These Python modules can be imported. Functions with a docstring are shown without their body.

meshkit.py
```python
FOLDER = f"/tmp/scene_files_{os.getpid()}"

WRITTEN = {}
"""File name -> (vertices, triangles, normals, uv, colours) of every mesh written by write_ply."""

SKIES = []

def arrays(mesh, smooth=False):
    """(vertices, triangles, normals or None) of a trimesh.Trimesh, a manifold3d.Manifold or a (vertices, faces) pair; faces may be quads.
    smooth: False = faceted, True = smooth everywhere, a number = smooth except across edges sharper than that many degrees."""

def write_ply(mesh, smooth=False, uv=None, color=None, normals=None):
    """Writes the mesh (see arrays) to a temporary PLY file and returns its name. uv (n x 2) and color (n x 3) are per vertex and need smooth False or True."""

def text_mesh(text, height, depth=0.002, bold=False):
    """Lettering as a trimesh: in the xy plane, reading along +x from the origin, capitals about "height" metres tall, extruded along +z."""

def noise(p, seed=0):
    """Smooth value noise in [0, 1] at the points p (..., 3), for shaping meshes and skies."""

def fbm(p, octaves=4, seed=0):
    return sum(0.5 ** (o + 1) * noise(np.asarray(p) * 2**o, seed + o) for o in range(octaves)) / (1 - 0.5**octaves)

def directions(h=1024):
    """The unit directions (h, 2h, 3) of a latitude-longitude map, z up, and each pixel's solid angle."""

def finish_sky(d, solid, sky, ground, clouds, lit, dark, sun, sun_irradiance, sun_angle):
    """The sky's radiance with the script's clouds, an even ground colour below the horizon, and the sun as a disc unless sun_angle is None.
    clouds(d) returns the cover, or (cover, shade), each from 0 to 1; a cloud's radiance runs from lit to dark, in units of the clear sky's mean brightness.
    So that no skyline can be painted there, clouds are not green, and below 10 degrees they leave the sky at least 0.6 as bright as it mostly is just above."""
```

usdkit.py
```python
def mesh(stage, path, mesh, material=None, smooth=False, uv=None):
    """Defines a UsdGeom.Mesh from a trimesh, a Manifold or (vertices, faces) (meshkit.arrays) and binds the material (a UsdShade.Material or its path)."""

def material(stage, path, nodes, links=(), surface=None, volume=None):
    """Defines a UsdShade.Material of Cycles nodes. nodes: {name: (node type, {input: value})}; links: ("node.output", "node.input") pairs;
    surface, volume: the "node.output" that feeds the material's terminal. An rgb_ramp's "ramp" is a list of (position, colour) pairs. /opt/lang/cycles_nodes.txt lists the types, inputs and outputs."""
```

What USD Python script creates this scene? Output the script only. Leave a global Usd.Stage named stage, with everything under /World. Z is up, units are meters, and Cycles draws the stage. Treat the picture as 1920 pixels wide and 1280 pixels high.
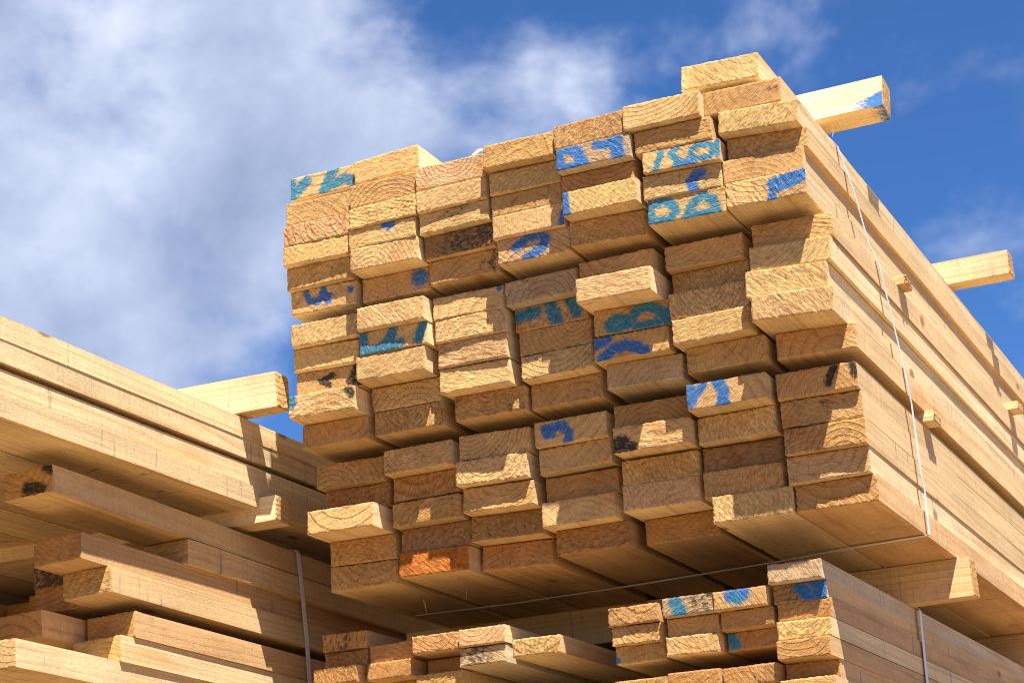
import math, numpy as np, trimesh, usdkit, meshkit
from pxr import Usd, UsdGeom, UsdLux, UsdShade, Sdf, Gf, Vt

stage = Usd.Stage.CreateInMemory()
UsdGeom.SetStageUpAxis(stage, 'Z')
UsdGeom.SetStageMetersPerUnit(stage, 1.0)
UsdGeom.Xform.Define(stage, '/World')
UsdGeom.Scope.Define(stage, '/World/Looks')
H = 3.2                     # height of the tall stack's top above the yard

# ---------------------------------------------------------------- camera, sky, sun, exposure
CAM = np.array([1.30656, -3.07897, -1.52892 + H])
RIGHT = np.array([0.9040082, 0.4244778, -0.0508700])
UP = np.array([0.1776922, -0.2648471, 0.9477771])
FWD = np.array([-0.3888376, 0.8658375, 0.3148503])
EXPOSURE = 1.34
cam = UsdGeom.Camera.Define(stage, '/World/camera')
cam.AddTransformOp().Set(Gf.Matrix4d(*RIGHT, 0, *UP, 0, *(-FWD), 0, *CAM, 1))
cam.CreateHorizontalApertureAttr(36.0)
cam.CreateVerticalApertureAttr(24.0)
cam.CreateFocalLengthAttr(36.0 * 3710.7 / 1920)
cam.CreateFStopAttr(11.0)
cam.CreateFocusDistanceAttr(3.45)
cam.CreateExposureAttr(EXPOSURE)

SUN = np.array([0.33, -0.38, 1.0]); SUN /= np.linalg.norm(SUN)
SUN_ELEV, SUN_ROT = math.asin(SUN[2]), math.atan2(SUN[0], SUN[1])
sun = UsdLux.DistantLight.Define(stage, '/World/sun')
sun.CreateIntensityAttr(1.25); sun.CreateAngleAttr(0.5); sun.CreateNormalizeAttr(True)
sun.CreateColorAttr(Gf.Vec3f(1.0, 0.945, 0.86))
_z = SUN; _x = np.cross([0, 1.0, 0], _z); _x /= np.linalg.norm(_x); _y = np.cross(_z, _x)
sun.AddTransformOp().Set(Gf.Matrix4d(*_x, 0, *_y, 0, *_z, 0, 0, 0, 30, 1))


def blob(nodes, links, k, direction, c0, c1, amount):
    """a soft patch of cloud round a direction: 0 beyond cos c0, amount within cos c1"""
    nodes[f'dot{k}'] = ('vector_math', {'math_type': 'dot_product', 'vector2': direction})
    nodes[f'rng{k}'] = ('map_range', {'range_type': 'smoothstep', 'from_min': c0, 'from_max': c1, 'to_min': 0.0, 'to_max': amount, 'clamp': True})
    links += [('nrm.vector', f'dot{k}.vector1'), (f'dot{k}.value', f'rng{k}.value')]
    return f'rng{k}.result'


def make_sky():
    n = {'sky': ('sky_texture', {'sky_type': 'single_scattering', 'sun_disc': False, 'sun_elevation': SUN_ELEV, 'sun_rotation': SUN_ROT, 'altitude': 1200.0, 'air_density': 1.0, 'aerosol_density': 0.08, 'ozone_density': 3.0}),
         'tc': ('texture_coordinate', {}), 'nrm': ('vector_math', {'math_type': 'normalize'}),
         'map': ('mapping', {'scale': (1.0, 1.0, 1.2)}),
         'n1': ('noise_texture', {'scale': 5.2, 'detail': 10.0, 'roughness': 0.60, 'distortion': 0.15}),
         'n2': ('noise_texture', {'scale': 2.1, 'detail': 5.0, 'roughness': 0.5, 'distortion': 0.2}),
         'n3': ('noise_texture', {'scale': 8.5, 'detail': 8.0, 'roughness': 0.58, 'distortion': 0.15})}
    l = [('tc.generated', 'nrm.vector1'), ('nrm.vector', 'map.vector'), ('map.vector', 'n1.vector'), ('map.vector', 'n2.vector'), ('map.vector', 'n3.vector')]
    cs = lambda deg: math.cos(math.radians(deg))
    parts = [blob(n, l, k, *a) for k, a in enumerate(CLOUDS(cs))]
    acc = parts[0]
    for k, p in enumerate(parts[1:]):
        n[f'sum{k}'] = ('math', {'math_type': 'add'})
        l += [(acc, f'sum{k}.value1'), (p, f'sum{k}.value2')]
        acc = f'sum{k}.value'
    # coverage: placed banks plus scattered clouds everywhere
    n['far'] = ('map_range', {'from_min': 0.52, 'from_max': 0.78, 'to_min': 0.0, 'to_max': 0.16, 'clamp': True})
    n['cov'] = ('math', {'math_type': 'add'})
    n['nn'] = ('math', {'math_type': 'multiply_add', 'value2': 2.5, 'value3': -1.23})
    n['tot'] = ('math', {'math_type': 'add'})
    n['mask'] = ('map_range', {'range_type': 'smoothstep', 'from_min': 0.05, 'from_max': 0.66, 'to_min': 0.0, 'to_max': 0.93, 'clamp': True})
    n['shade'] = ('rgb_ramp', {'ramp': CLOUD_RAMP})
    n['deep'] = ('mix', {'mix_type': 'multiply', 'fac': 1.0, 'color2': SKY_TINT})
    n['mix'] = ('mix', {'mix_type': 'mix'})
    n['bg'] = ('background_shader', {'strength': SKY_STRENGTH})
    l += [('n2.fac', 'far.value'), (acc, 'cov.value1'), ('far.result', 'cov.value2'), ('n1.fac', 'nn.value1'), ('nn.value', 'tot.value1'), ('cov.value', 'tot.value2'),
          ('tot.value', 'mask.value'), ('n3.fac', 'shade.fac'), ('sky.color', 'deep.color1'), ('deep.color', 'mix.color1'), ('shade.color', 'mix.color2'), ('mask.result', 'mix.fac'), ('mix.color', 'bg.color')]
    return usdkit.material(stage, '/World/Looks/sky_look', n, l, surface='bg.background')


SKY_STRENGTH = 0.05
SKY_TINT = (0.47, 0.80, 1.22)
CLOUD_RAMP = [(0.3, (2.8, 3.5, 5.2)), (0.5, (4.6, 5.3, 7.1)), (0.68, (6.8, 7.4, 8.9))]
CLOUDS = lambda cs: [((-0.548, 0.735, 0.400), cs(9.6), cs(2.5), 0.50), ((-0.455, 0.78, 0.432), cs(4.0), cs(0.5), 0.24), ((-0.555, 0.765, 0.33), cs(5.0), cs(1.0), 0.28), ((-0.43, 0.79, 0.445), cs(3.0), cs(0.3), 0.10),
                     ((-0.335, 0.833, 0.44), cs(2.4), cs(0.2), 0.07), ((-0.285, 0.848, 0.446), cs(2.2), cs(0.2), 0.13), ((-0.18, 0.89, 0.425), cs(5.0), cs(0.5), 0.15), ((-0.14, 0.938, 0.315), cs(2.8), cs(0.3), 0.12)]
sky = UsdLux.DomeLight.Define(stage, '/World/sky')
sky.GetPrim().SetCustomDataByKey('kind', 'structure')
UsdShade.MaterialBindingAPI.Apply(sky.GetPrim()).Bind(make_sky())

# ---------------------------------------------------------------- measured boards (x, y, z of the end face's centre, roll)
MAIN = {"1,1":[-0.4498,-0.0178,-0.0217,0.0],"1,2":[-0.4485,-0.0375,-0.0826,0.0],"1,3":[-0.4518,-0.0454,-0.1308,-0.003],"1,4":[-0.4529,-0.0446,-0.1733,-0.005],"1,5":[-0.4546,-0.03,-0.2124,-0.001],"1,6":[-0.4534,-0.0183,-0.2567,-0.015],"1,7":[-0.4547,-0.0164,-0.3214,-0.0],"1,8":[-0.4597,-0.0022,-0.3671,-0.025],"1,9":[-0.4588,0.0077,-0.4113,-0.02],"1,10":[-0.4638,-0.0145,-0.4602,-0.017],"1,11":[-0.4657,0.0345,-0.5052,-0.005],"1,12":[-0.4634,0.0841,-0.5734,-0.012],"1,13":[-0.46,0.1065,-0.6195,-0.023],"1,14":[-0.4637,0.0435,-0.6698,-0.01],"1,15":[-0.4602,0.1217,-0.7149,-0.016],"1,16":[-0.4631,0.1289,-0.762,-0.007],"2,1":[-0.3041,-0.0303,-0.0223,0.028],"2,2":[-0.3007,-0.0522,-0.0828,0.004],"2,3":[-0.3012,-0.0595,-0.1312,0.01],"2,4":[-0.3043,-0.0555,-0.1738,-0.004],"2,5":[-0.3011,-0.055,-0.2123,-0.005],"2,6":[-0.3026,-0.0088,-0.2572,0.008],"2,7":[-0.3038,-0.0356,-0.3224,-0.015],"2,8":[-0.305,-0.0218,-0.3664,0.007],"2,9":[-0.3141,-0.0199,-0.4122,-0.006],"2,10":[-0.3111,0.0316,-0.4604,-0.004],"2,11":[-0.309,0.0348,-0.5052,-0.006],"2,12":[-0.3084,0.0615,-0.5728,-0.0],"2,13":[-0.3069,0.0944,-0.619,-0.001],"2,14":[-0.3065,0.0874,-0.6689,0.005],"2,15":[-0.3028,0.1154,-0.7133,-0.011],"2,16":[-0.3055,0.1085,-0.7603,-0.021],"3,2":[-0.1562,-0.0618,-0.0838,-0.006],"3,3":[-0.154,-0.0647,-0.1322,0.009],"3,4":[-0.1541,-0.0569,-0.1744,0.012],"3,5":[-0.1546,-0.0398,-0.2134,-0.001],"3,6":[-0.1535,-0.0236,-0.2574,0.004],"3,7":[-0.1562,-0.0087,-0.3234,-0.004],"3,8":[-0.1545,-0.0094,-0.3673,-0.008],"3,9":[-0.1545,-0.0038,-0.4118,-0.014],"3,10":[-0.155,0.0017,-0.46,-0.013],"3,11":[-0.1439,0.0356,-0.5035,-0.006],"3,12":[-0.1521,0.0657,-0.5717,-0.024],"3,13":[-0.1569,0.0577,-0.62,-0.014],"3,14":[-0.153,0.0742,-0.6688,-0.019],"3,15":[-0.1552,0.1105,-0.714,-0.024],"3,16":[-0.1569,0.1529,-0.7615,-0.036],"4,2":[-0.0064,-0.0858,-0.084,-0.027],"4,3":[-0.0042,-0.0671,-0.1322,-0.02],"4,4":[-0.0064,-0.0599,-0.1746,-0.008],"4,5":[-0.0045,-0.0625,-0.2136,-0.009],"4,6":[-0.0007,-0.0521,-0.2576,-0.004],"4,7":[-0.0067,-0.015,-0.3238,0.022],"4,8":[-0.0016,0.0105,-0.3677,0.013],"4,9":[0.0022,0.0151,-0.4115,-0.002],"4,10":[0.0034,0.011,-0.4595,-0.004],"4,11":[0.0037,0.0484,-0.5042,-0.005],"4,12":[0.0013,0.0602,-0.5715,-0.004],"4,13":[0.0021,0.0718,-0.6183,0.017],"4,14":[0.0027,0.0955,-0.668,-0.003],"4,15":[-0.0014,0.08,-0.7144,0.001],"4,16":[0.008,0.1153,-0.7595,-0.002],"5,2":[0.1403,-0.099,-0.0838,-0.004],"5,3":[0.1445,-0.1049,-0.1321,-0.015],"5,4":[0.1424,-0.0815,-0.1747,-0.009],"5,5":[0.1487,-0.0979,-0.2133,-0.011],"5,6":[0.145,-0.0601,-0.258,-0.03],"5,7":[0.1453,-0.0319,-0.3233,0.001],"5,8":[0.1511,-0.068,-0.367,-0.022],"5,9":[0.159,-0.0091,-0.4111,-0.021],"5,10":[0.1538,-0.0076,-0.4596,-0.016],"5,11":[0.1651,0.018,-0.5038,-0.029],"5,12":[0.1598,0.0529,-0.5705,-0.011],"5,13":[0.1646,0.0265,-0.6171,-0.012],"5,14":[0.1629,0.0662,-0.6677,-0.004],"5,15":[0.1611,0.0658,-0.7123,-0.001],"5,16":[0.1685,0.1416,-0.7592,-0.008],"6,2":[0.2775,-0.1087,-0.084,-0.018],"6,3":[0.2909,-0.0961,-0.1324,-0.001],"6,4":[0.3024,-0.0947,-0.1743,-0.038],"6,5":[0.2972,-0.0846,-0.2139,-0.021],"6,6":[0.3006,-0.0816,-0.2576,-0.032],"6,7":[0.3036,-0.0195,-0.3232,-0.005],"6,8":[0.3053,0.0015,-0.3673,0.002],"6,9":[0.3054,-0.0211,-0.4114,-0.002],"6,10":[0.3078,-0.0251,-0.4591,0.012],"6,11":[0.3181,0.0074,-0.5034,-0.0],"6,12":[0.3149,0.0018,-0.5709,-0.007],"6,13":[0.3133,0.0482,-0.6184,0.002],"6,14":[0.3108,0.0746,-0.668,-0.01],"6,15":[0.3116,0.0621,-0.713,-0.013],"6,16":[0.3258,0.056,-0.7589,-0.01],"7,1":[0.3799,-0.0781,-0.0231,-0.055],"7,2":[0.4178,-0.086,-0.0839,-0.033],"7,3":[0.4448,-0.0935,-0.1325,-0.064],"7,4":[0.4492,-0.0683,-0.1746,-0.039],"7,5":[0.4407,-0.0776,-0.2139,-0.009],"7,6":[0.4431,-0.0828,-0.2579,-0.017],"7,7":[0.4658,-0.0277,-0.3222,-0.017],"7,8":[0.4617,-0.0413,-0.3668,-0.035],"7,9":[0.4527,-0.0489,-0.4121,-0.05],"7,10":[0.4614,-0.0584,-0.4595,-0.051],"7,11":[0.4742,0.0235,-0.504,-0.03],"7,12":[0.4653,0.0303,-0.5713,-0.008],"7,13":[0.4661,0.0416,-0.6186,-0.009],"7,14":[0.4683,0.0349,-0.6681,-0.007],"7,15":[0.4659,0.0487,-0.7133,0.004],"7,16":[0.4712,0.0625,-0.7595,-0.003]}
LOW = {"1,1":[-0.5297,0.1653,-0.8731,-0.007],"1,2":[-0.5325,0.1756,-0.9068,-0.005],"1,3":[-0.5338,0.1333,-0.9408,-0.002],"2,2":[-0.4291,0.1644,-0.905,0.004],"2,3":[-0.4305,0.1552,-0.9392,0.002],"3,2":[-0.3254,0.138,-0.9041,-0.004],"3,4":[-0.329,0.1568,-0.9717,0.006],"4,2":[-0.2252,0.129,-0.9047,-0.006],"4,3":[-0.2276,0.134,-0.9388,-0.007],"5,3":[-0.1169,0.1247,-0.9362,-0.009],"7,2":[0.0751,0.1147,-0.9057,-0.004],"7,3":[0.0764,0.1214,-0.9392,-0.016],"7,4":[0.0762,0.1331,-0.9707,-0.011],"7,6":[0.0786,0.114,-1.0344,-0.001],"8,2":[0.1811,0.101,-0.9046,-0.006],"8,3":[0.1807,0.1211,-0.9375,-0.011],"8,4":[0.1795,0.1114,-0.9706,-0.016],"8,6":[0.1825,0.0973,-1.0335,-0.01],"9,2":[0.2757,0.097,-0.9059,0.004],"9,3":[0.2813,0.1122,-0.9386,-0.002],"9,4":[0.2815,0.1365,-0.9705,-0.003],"9,6":[0.2797,0.1044,-1.0349,0.005],"10,1":[0.3778,0.0883,-0.8741,-0.013],"10,2":[0.3786,0.1081,-0.9061,-0.009],"10,3":[0.3828,0.1096,-0.9377,-0.005],"10,4":[0.3825,0.098,-0.9705,-0.01],"10,5":[0.3816,0.0863,-1.0038,-0.011],"10,6":[0.38,0.1344,-1.0356,-0.004]}
SPLINTERS = [((1, 16), [(-0.435, 0.31, -0.781), (-0.432, 0.312, -0.790), (-0.430, 0.313, -0.803), (-0.4275, 0.314, -0.812)], 0.0015), ((2, 16), [(-0.335, 0.30, -0.782), (-0.3345, 0.30, -0.792), (-0.335, 0.30, -0.799)], 0.0009),
    ((1, 16), [(-0.515, 0.128, -0.780), (-0.518, 0.124, -0.785), (-0.520, 0.120, -0.787)], 0.0009), ((5, 15), [(0.152, 0.075, -0.693), (0.153, 0.070, -0.686), (0.152, 0.066, -0.682)], 0.0011), ((7, 3), [(0.52, 0.10, -0.108), (0.5215, 0.10, -0.100), (0.521, 0.10, -0.094)], 0.0007), ((4, 6), [(-0.01, -0.06, -0.236), (-0.008, -0.066, -0.232), (-0.007, -0.068, -0.229)], 0.0008)]
ROWTOP = [0.0, -0.0610, -0.1094, -0.1517, -0.1908, -0.2351, -0.3003, -0.3446, -0.3892, -0.4372, -0.4817, -0.5491, -0.5963, -0.6459, -0.6911, -0.7375]

# ---------------------------------------------------------------- materials
def plain(name, color, rough=0.6, **kw):
    return usdkit.material(stage, '/World/Looks/' + name, {'p': ('principled_bsdf', {'base_color': color, 'roughness': rough, **kw})}, surface='p.BSDF')


def make_wood():
    N, L = {}, []
    def nd(name, kind, **kw):
        N[name] = (kind, kw); return name
    def ln(a, b): L.append((a, b))
    def math_(name, t, a=None, b=None, c=None, clamp=False):
        kw = {'math_type': t, 'use_clamp': clamp}
        for i, v in enumerate((a, b, c), 1):
            if v is not None and not isinstance(v, str): kw[f'value{i}'] = float(v)
        N[name] = ('math', kw)
        for i, v in enumerate((a, b, c), 1):
            if isinstance(v, str): ln(v, f'{name}.value{i}')
        return name + '.value'
    def mix(name, t, fac, a, b):
        kw = {'mix_type': t}
        if not isinstance(fac, str): kw['fac'] = float(fac)
        if not isinstance(a, str): kw['color1'] = a
        if not isinstance(b, str): kw['color2'] = b
        N[name] = ('mix', kw)
        for v, s in ((fac, 'fac'), (a, 'color1'), (b, 'color2')):
            if isinstance(v, str): ln(v, f'{name}.{s}')
        return name + '.color'
    def scaled(name, src, sc):
        nd(name, 'mapping', scale=sc); ln(src, name + '.vector'); return name + '.vector'
    def noise(name, src, scale, detail=3.0, rough=0.55, dist=0.0):
        nd(name, 'noise_texture', scale=scale, detail=detail, roughness=rough, distortion=dist); ln(src, name + '.vector'); return name + '.fac'
    def rng(name, src, a, b, lo=0.0, hi=1.0, smooth=True):
        nd(name, 'map_range', range_type='smoothstep' if smooth else 'linear', from_min=a, from_max=b, to_min=lo, to_max=hi, clamp=True); ln(src, name + '.value'); return name + '.result'
    for a in ('wood', 'saw', 'mask', 'paint', 'tint', 'vary'):
        nd('a_' + a, 'attribute', attribute=a)
    for a in ('mask', 'paint', 'vary'):
        nd('s_' + a, 'separate_color', color_type='rgb'); ln(f'a_{a}.color', f's_{a}.color')
    end, dirt, knotty = 's_mask.r', 's_mask.g', 's_mask.b'
    wood, saw = 'a_wood.vector', 'a_saw.vector'
    # growth rings
    nd('warp', 'noise_texture', scale=1.0, detail=2.0, roughness=0.5)
    ln(scaled('m_warp', wood, (14.0, 1.6, 14.0)), 'warp.vector')
    nd('warp_c', 'vector_math', math_type='subtract', vector2=(0.5, 0.5, 0.5)); ln('warp.color', 'warp_c.vector1')
    nd('warp_s', 'vector_math', math_type='scale', scale=0.016); ln('warp_c.vector', 'warp_s.vector1')
    nd('warped', 'vector_math', math_type='add'); ln(wood, 'warped.vector1'); ln('warp_s.vector', 'warped.vector2')
    nd('wxyz', 'separate_xyz'); ln('warped.vector', 'wxyz.vector')
    r2 = math_('r2', 'multiply_add', 'wxyz.x', 'wxyz.x', math_('z2', 'multiply', 'wxyz.z', 'wxyz.z'))
    r = math_('rr', 'sqrt', r2)
    fine = noise('n_fine', scaled('m_fine', wood, (420.0, 30.0, 420.0)), 1.0, 2.0)
    ph = math_('ph', 'multiply_add', fine, 0.22, math_('rf', 'multiply', r, 150.0))
    fr = math_('fr', 'fraction', ph)
    nd('ring', 'rgb_ramp', ramp=[(0.0, (0.05,) * 3), (0.08, (0.0,) * 3), (0.45, (0.1,) * 3), (0.72, (0.4,) * 3), (0.86, (1.0,) * 3), (0.95, (0.9,) * 3), (1.0, (0.05,) * 3)]); ln(fr, 'ring.fac')
    nd('ring_w', 'rgb_to_bw'); ln('ring.color', 'ring_w.color'); ring = 'ring_w.val'
    vary = noise('n_vary', scaled('m_vary', wood, (75.0, 2.0, 75.0)), 1.0, 3.0)
    ringamt = math_('ringamt', 'multiply', ring, rng('r_vary', vary, 0.35, 0.7, 0.15, 0.75))
    sidec = mix('sidec', 'multiply', math_('isside', 'subtract', 1.0, end), 'a_tint.color', (1.09, 1.19, 1.36))
    latec = mix('late', 'multiply', 1.0, sidec, (0.70, 0.45, 0.26))
    nd('ra_mix', 'mix_float'); ln(end, 'ra_mix.fac'); ln(math_('ra_side', 'multiply', ringamt, 0.75), 'ra_mix.a'); ln(ringamt, 'ra_mix.b')
    c = mix('c_ring', 'mix', 'ra_mix.result', sidec, latec)
    # long grain streaks on the sides, pores and torn fibre on the sawn ends
    streak = noise('n_streak', scaled('m_streak', wood, (260.0, 4.0, 260.0)), 1.0, 4.0, 0.6)
    pore = noise('n_pore', scaled('m_pore', saw, (110.0, 210.0, 60.0)), 1.0, 6.0, 0.70)
    torn = noise('n_torn', scaled('m_torn', saw, (120.0, 480.0, 60.0)), 1.0, 4.0, 0.65)
    kerf = noise('n_kerf', scaled('m_kerf', saw, (9.0, 300.0, 9.0)), 1.0, 2.0, 0.5)
    blot = noise('n_blot', scaled('m_blot', wood, (30.0, 3.0, 30.0)), 1.0, 3.0, 0.6)
    saw_line = noise('n_sawline', scaled('m_sawline', wood, (12.0, 260.0, 3.0)), 1.0, 3.0)
    fuzz = noise('n_fuzz', scaled('m_fuzz', wood, (420.0, 120.0, 420.0)), 1.0, 4.0, 0.65)
    side_v = math_('side_v', 'multiply', math_('side_v0', 'multiply', rng('v_streak', streak, 0.3, 0.7, 0.88, 1.07, False), rng('v_sawl', saw_line, 0.32, 0.68, 0.93, 1.06, False)), rng('v_fuzz', fuzz, 0.32, 0.68, 0.88, 1.10, False))
    end_v0 = rng('v_pore', pore, 0.34, 0.64, 0.52, 1.2, False)
    nd('end_vm', 'mix_float', a=0.98); ln('s_vary.g', 'end_vm.fac'); ln(end_v0, 'end_vm.b')
    end_v = math_('end_v', 'multiply', 'end_vm.result', rng('v_torn', torn, 0.36, 0.62, 0.78, 1.12, False))
    nd('v_mix', 'mix_float'); ln(end, 'v_mix.fac'); ln(side_v, 'v_mix.a'); ln(end_v, 'v_mix.b')
    v2 = math_('v2', 'multiply', 'v_mix.result', rng('v_blot', blot, 0.3, 0.7, 0.84, 1.12, False))
    nd('v_col', 'combine_color', color_type='rgb'); [ln(v2, f'v_col.{k}') for k in 'rgb']
    c = mix('c_val', 'multiply', 1.0, c, 'v_col.color')
    endtint = mix('c_endt', 'multiply', end, c, (0.93, 0.83, 0.66))
    # drying checks that run out from the pith on some ends
    ang = math_('ang', 'arctan2', 'wxyz.z', 'wxyz.x')
    nd('chk_v', 'combine_xyz'); ln(math_('ang9', 'multiply', ang, 5.0), 'chk_v.x'); ln(math_('rchk', 'multiply', r, 14.0), 'chk_v.y'); ln('s_vary.b', 'chk_v.z')
    chk = math_('chk1', 'absolute', math_('chk0', 'subtract', noise('n_chk', 'chk_v.vector', 1.0, 2.0), 0.5))
    chk = math_('chk2', 'multiply', rng('r_chk', chk, 0.002, 0.012, 1.0, 0.0), rng('r_chkb', 's_vary.b', 0.45, 0.6))
    endtint = mix('c_chk', 'multiply', math_('chk3', 'multiply', math_('chk4', 'multiply', chk, end), 0.5), endtint, (0.35, 0.24, 0.16))
    # warm resin patches
    resin = noise('n_resin', scaled('m_resin', wood, (16.0, 1.1, 16.0)), 1.0, 3.0, 0.6)
    c = mix('c_resin', 'multiply', rng('r_resin', resin, 0.56, 0.72, 0.0, 0.65), endtint, (0.86, 0.62, 0.42))
    # knots on the long faces
    nd('knot', 'voronoi_texture', scale=1.0, randomness=1.0); ln(scaled('m_knot', wood, (13.0, 4.2, 13.0)), 'knot.vector')
    kn = math_('kn', 'multiply', rng('r_knot', 'knot.distance', 0.045, 0.11, 1.0, 0.0), math_('knside', 'multiply', knotty, math_('nend', 'subtract', 1.0, end)))
    c = mix('c_knot', 'mix', math_('kn2', 'multiply', kn, 0.8), c, (0.22, 0.105, 0.05))
    # blue-grey stain and dark mould
    stain = noise('n_stain', scaled('m_stain', wood, (45.0, 60.0, 12.0)), 1.0, 4.0, 0.65)
    st = math_('st0', 'multiply', rng('r_stain', stain, 0.57, 0.70), math_('st_side', 'subtract', 1.0, end))
    st2 = math_('st2', 'multiply', st, rng('r_stain_lf', noise('n_stlf', scaled('m_stlf', wood, (7.0, 2.2, 7.0)), 1.0, 2.0), 0.46, 0.60, 0.0, 0.75))
    c = mix('c_stain', 'mix', st2, c, (0.17, 0.16, 0.15))
    mould = noise('n_mould', scaled('m_mould', saw, (90.0, 150.0, 60.0)), 1.0, 5.0, 0.7)
    dm = rng('r_mould', math_('dm', 'multiply_add', math_('mo1', 'subtract', mould, 0.5), 2.2, dirt), 0.38, 0.75, 0.0, 0.9)
    dm = math_('dm2', 'multiply', dm, rng('r_dirt0', dirt, 0.02, 0.15))
    c = mix('c_mould', 'mix', dm, c, (0.055, 0.04, 0.028))
    # sprayed paint, broken up by the rough grain
    speck = noise('n_speck', scaled('m_speck', saw, (110.0, 220.0, 100.0)), 1.0, 5.0, 0.7)
    sp = math_('sp', 'multiply_add', math_('sp0', 'subtract', speck, 0.5), 2.3, -0.0)
    for k, ch, col in (('blue', 'r', (0.003, 0.13, 0.38)), ('teal', 'g', (0.003, 0.18, 0.29)), ('black', 'b', (0.012, 0.013, 0.016))):
        f = rng('r_' + k, math_('p_' + k, 'add', sp, f's_paint.{ch}'), 0.15, 1.05, 0.0, 0.95)
        f = math_('q_' + k, 'multiply', f, rng('g_' + k, f's_paint.{ch}', 0.01, 0.1))
        c = mix('c_' + k, 'mix', f, c, mix('cm_' + k, 'multiply', 0.8, col, 'v_col.color'))
    # relief: torn rough-sawn ends, furry sides with faint saw lines
    h_end = math_('h_e1', 'multiply_add', torn, 1.5, math_('h_e0', 'multiply', ring, math_('h_er', 'multiply', 's_vary.r', 1.1)))
    h_end = math_('h_e2', 'multiply_add', pore, math_('h_ep', 'multiply', 's_vary.g', 1.9), h_end)
    h_end = math_('h_e3', 'multiply_add', kerf, math_('h_ek', 'multiply', 's_vary.b', 0.9), h_end)
    h_side = math_('h_s1', 'multiply_add', fuzz, 0.36, math_('h_s0', 'multiply_add', saw_line, 0.16, math_('h_s2', 'multiply', streak, 0.2)))
    nd('h_mix', 'mix_float'); ln(end, 'h_mix.fac'); ln(h_side, 'h_mix.a'); ln(h_end, 'h_mix.b')
    nd('bump', 'bump', strength=0.9, distance=0.0017); ln('h_mix.result', 'bump.height')
    nd('p', 'principled_bsdf', roughness=0.78, specular_ior_level=0.22); ln(c, 'p.base_color'); ln('bump.normal', 'p.normal')
    return usdkit.material(stage, '/World/Looks/sawn_pine', N, L, surface='p.BSDF')


WOOD = make_wood()
STRAP = plain('white_plastic', (0.68, 0.69, 0.72), 0.35)
FIBRE = plain('torn_fibre', (0.62, 0.45, 0.25), 0.8)
GRAVEL = usdkit.material(stage, '/World/Looks/yard_gravel', {
    'g': ('geometry', {}), 'n': ('noise_texture', {'scale': 0.35, 'detail': 6.0}), 'v': ('voronoi_texture', {'scale': 38.0}),
    'r': ('rgb_ramp', {'ramp': [(0.3, (0.23, 0.145, 0.070)), (0.7, (0.31, 0.205, 0.105))]}), 'm': ('mix', {'mix_type': 'multiply', 'fac': 0.35}),
    'b': ('bump', {'strength': 0.5, 'distance': 0.02}), 'p': ('principled_bsdf', {'roughness': 0.9, 'specular_ior_level': 0.2})},
    [('g.position', 'n.vector'), ('g.position', 'v.vector'), ('n.fac', 'r.fac'), ('r.color', 'm.color1'), ('v.color', 'm.color2'), ('m.color', 'p.base_color'), ('v.distance', 'b.height'), ('b.normal', 'p.normal')], surface='p.BSDF')

# ---------------------------------------------------------------- helpers
USED = {}
def numbered(name, parent='/World'):
    k = USED.get((parent, name), 0); USED[(parent, name)] = k + 1
    return f'{parent}/{name}' if k == 0 else f'{parent}/{name}_{k:03d}'


def tag(prim, label=None, category=None, group=None, kind=None):
    for k, v in (('label', label), ('category', category), ('group', group), ('kind', kind)):
        if v: prim.SetCustomDataByKey(k, v)
    return prim


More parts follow.
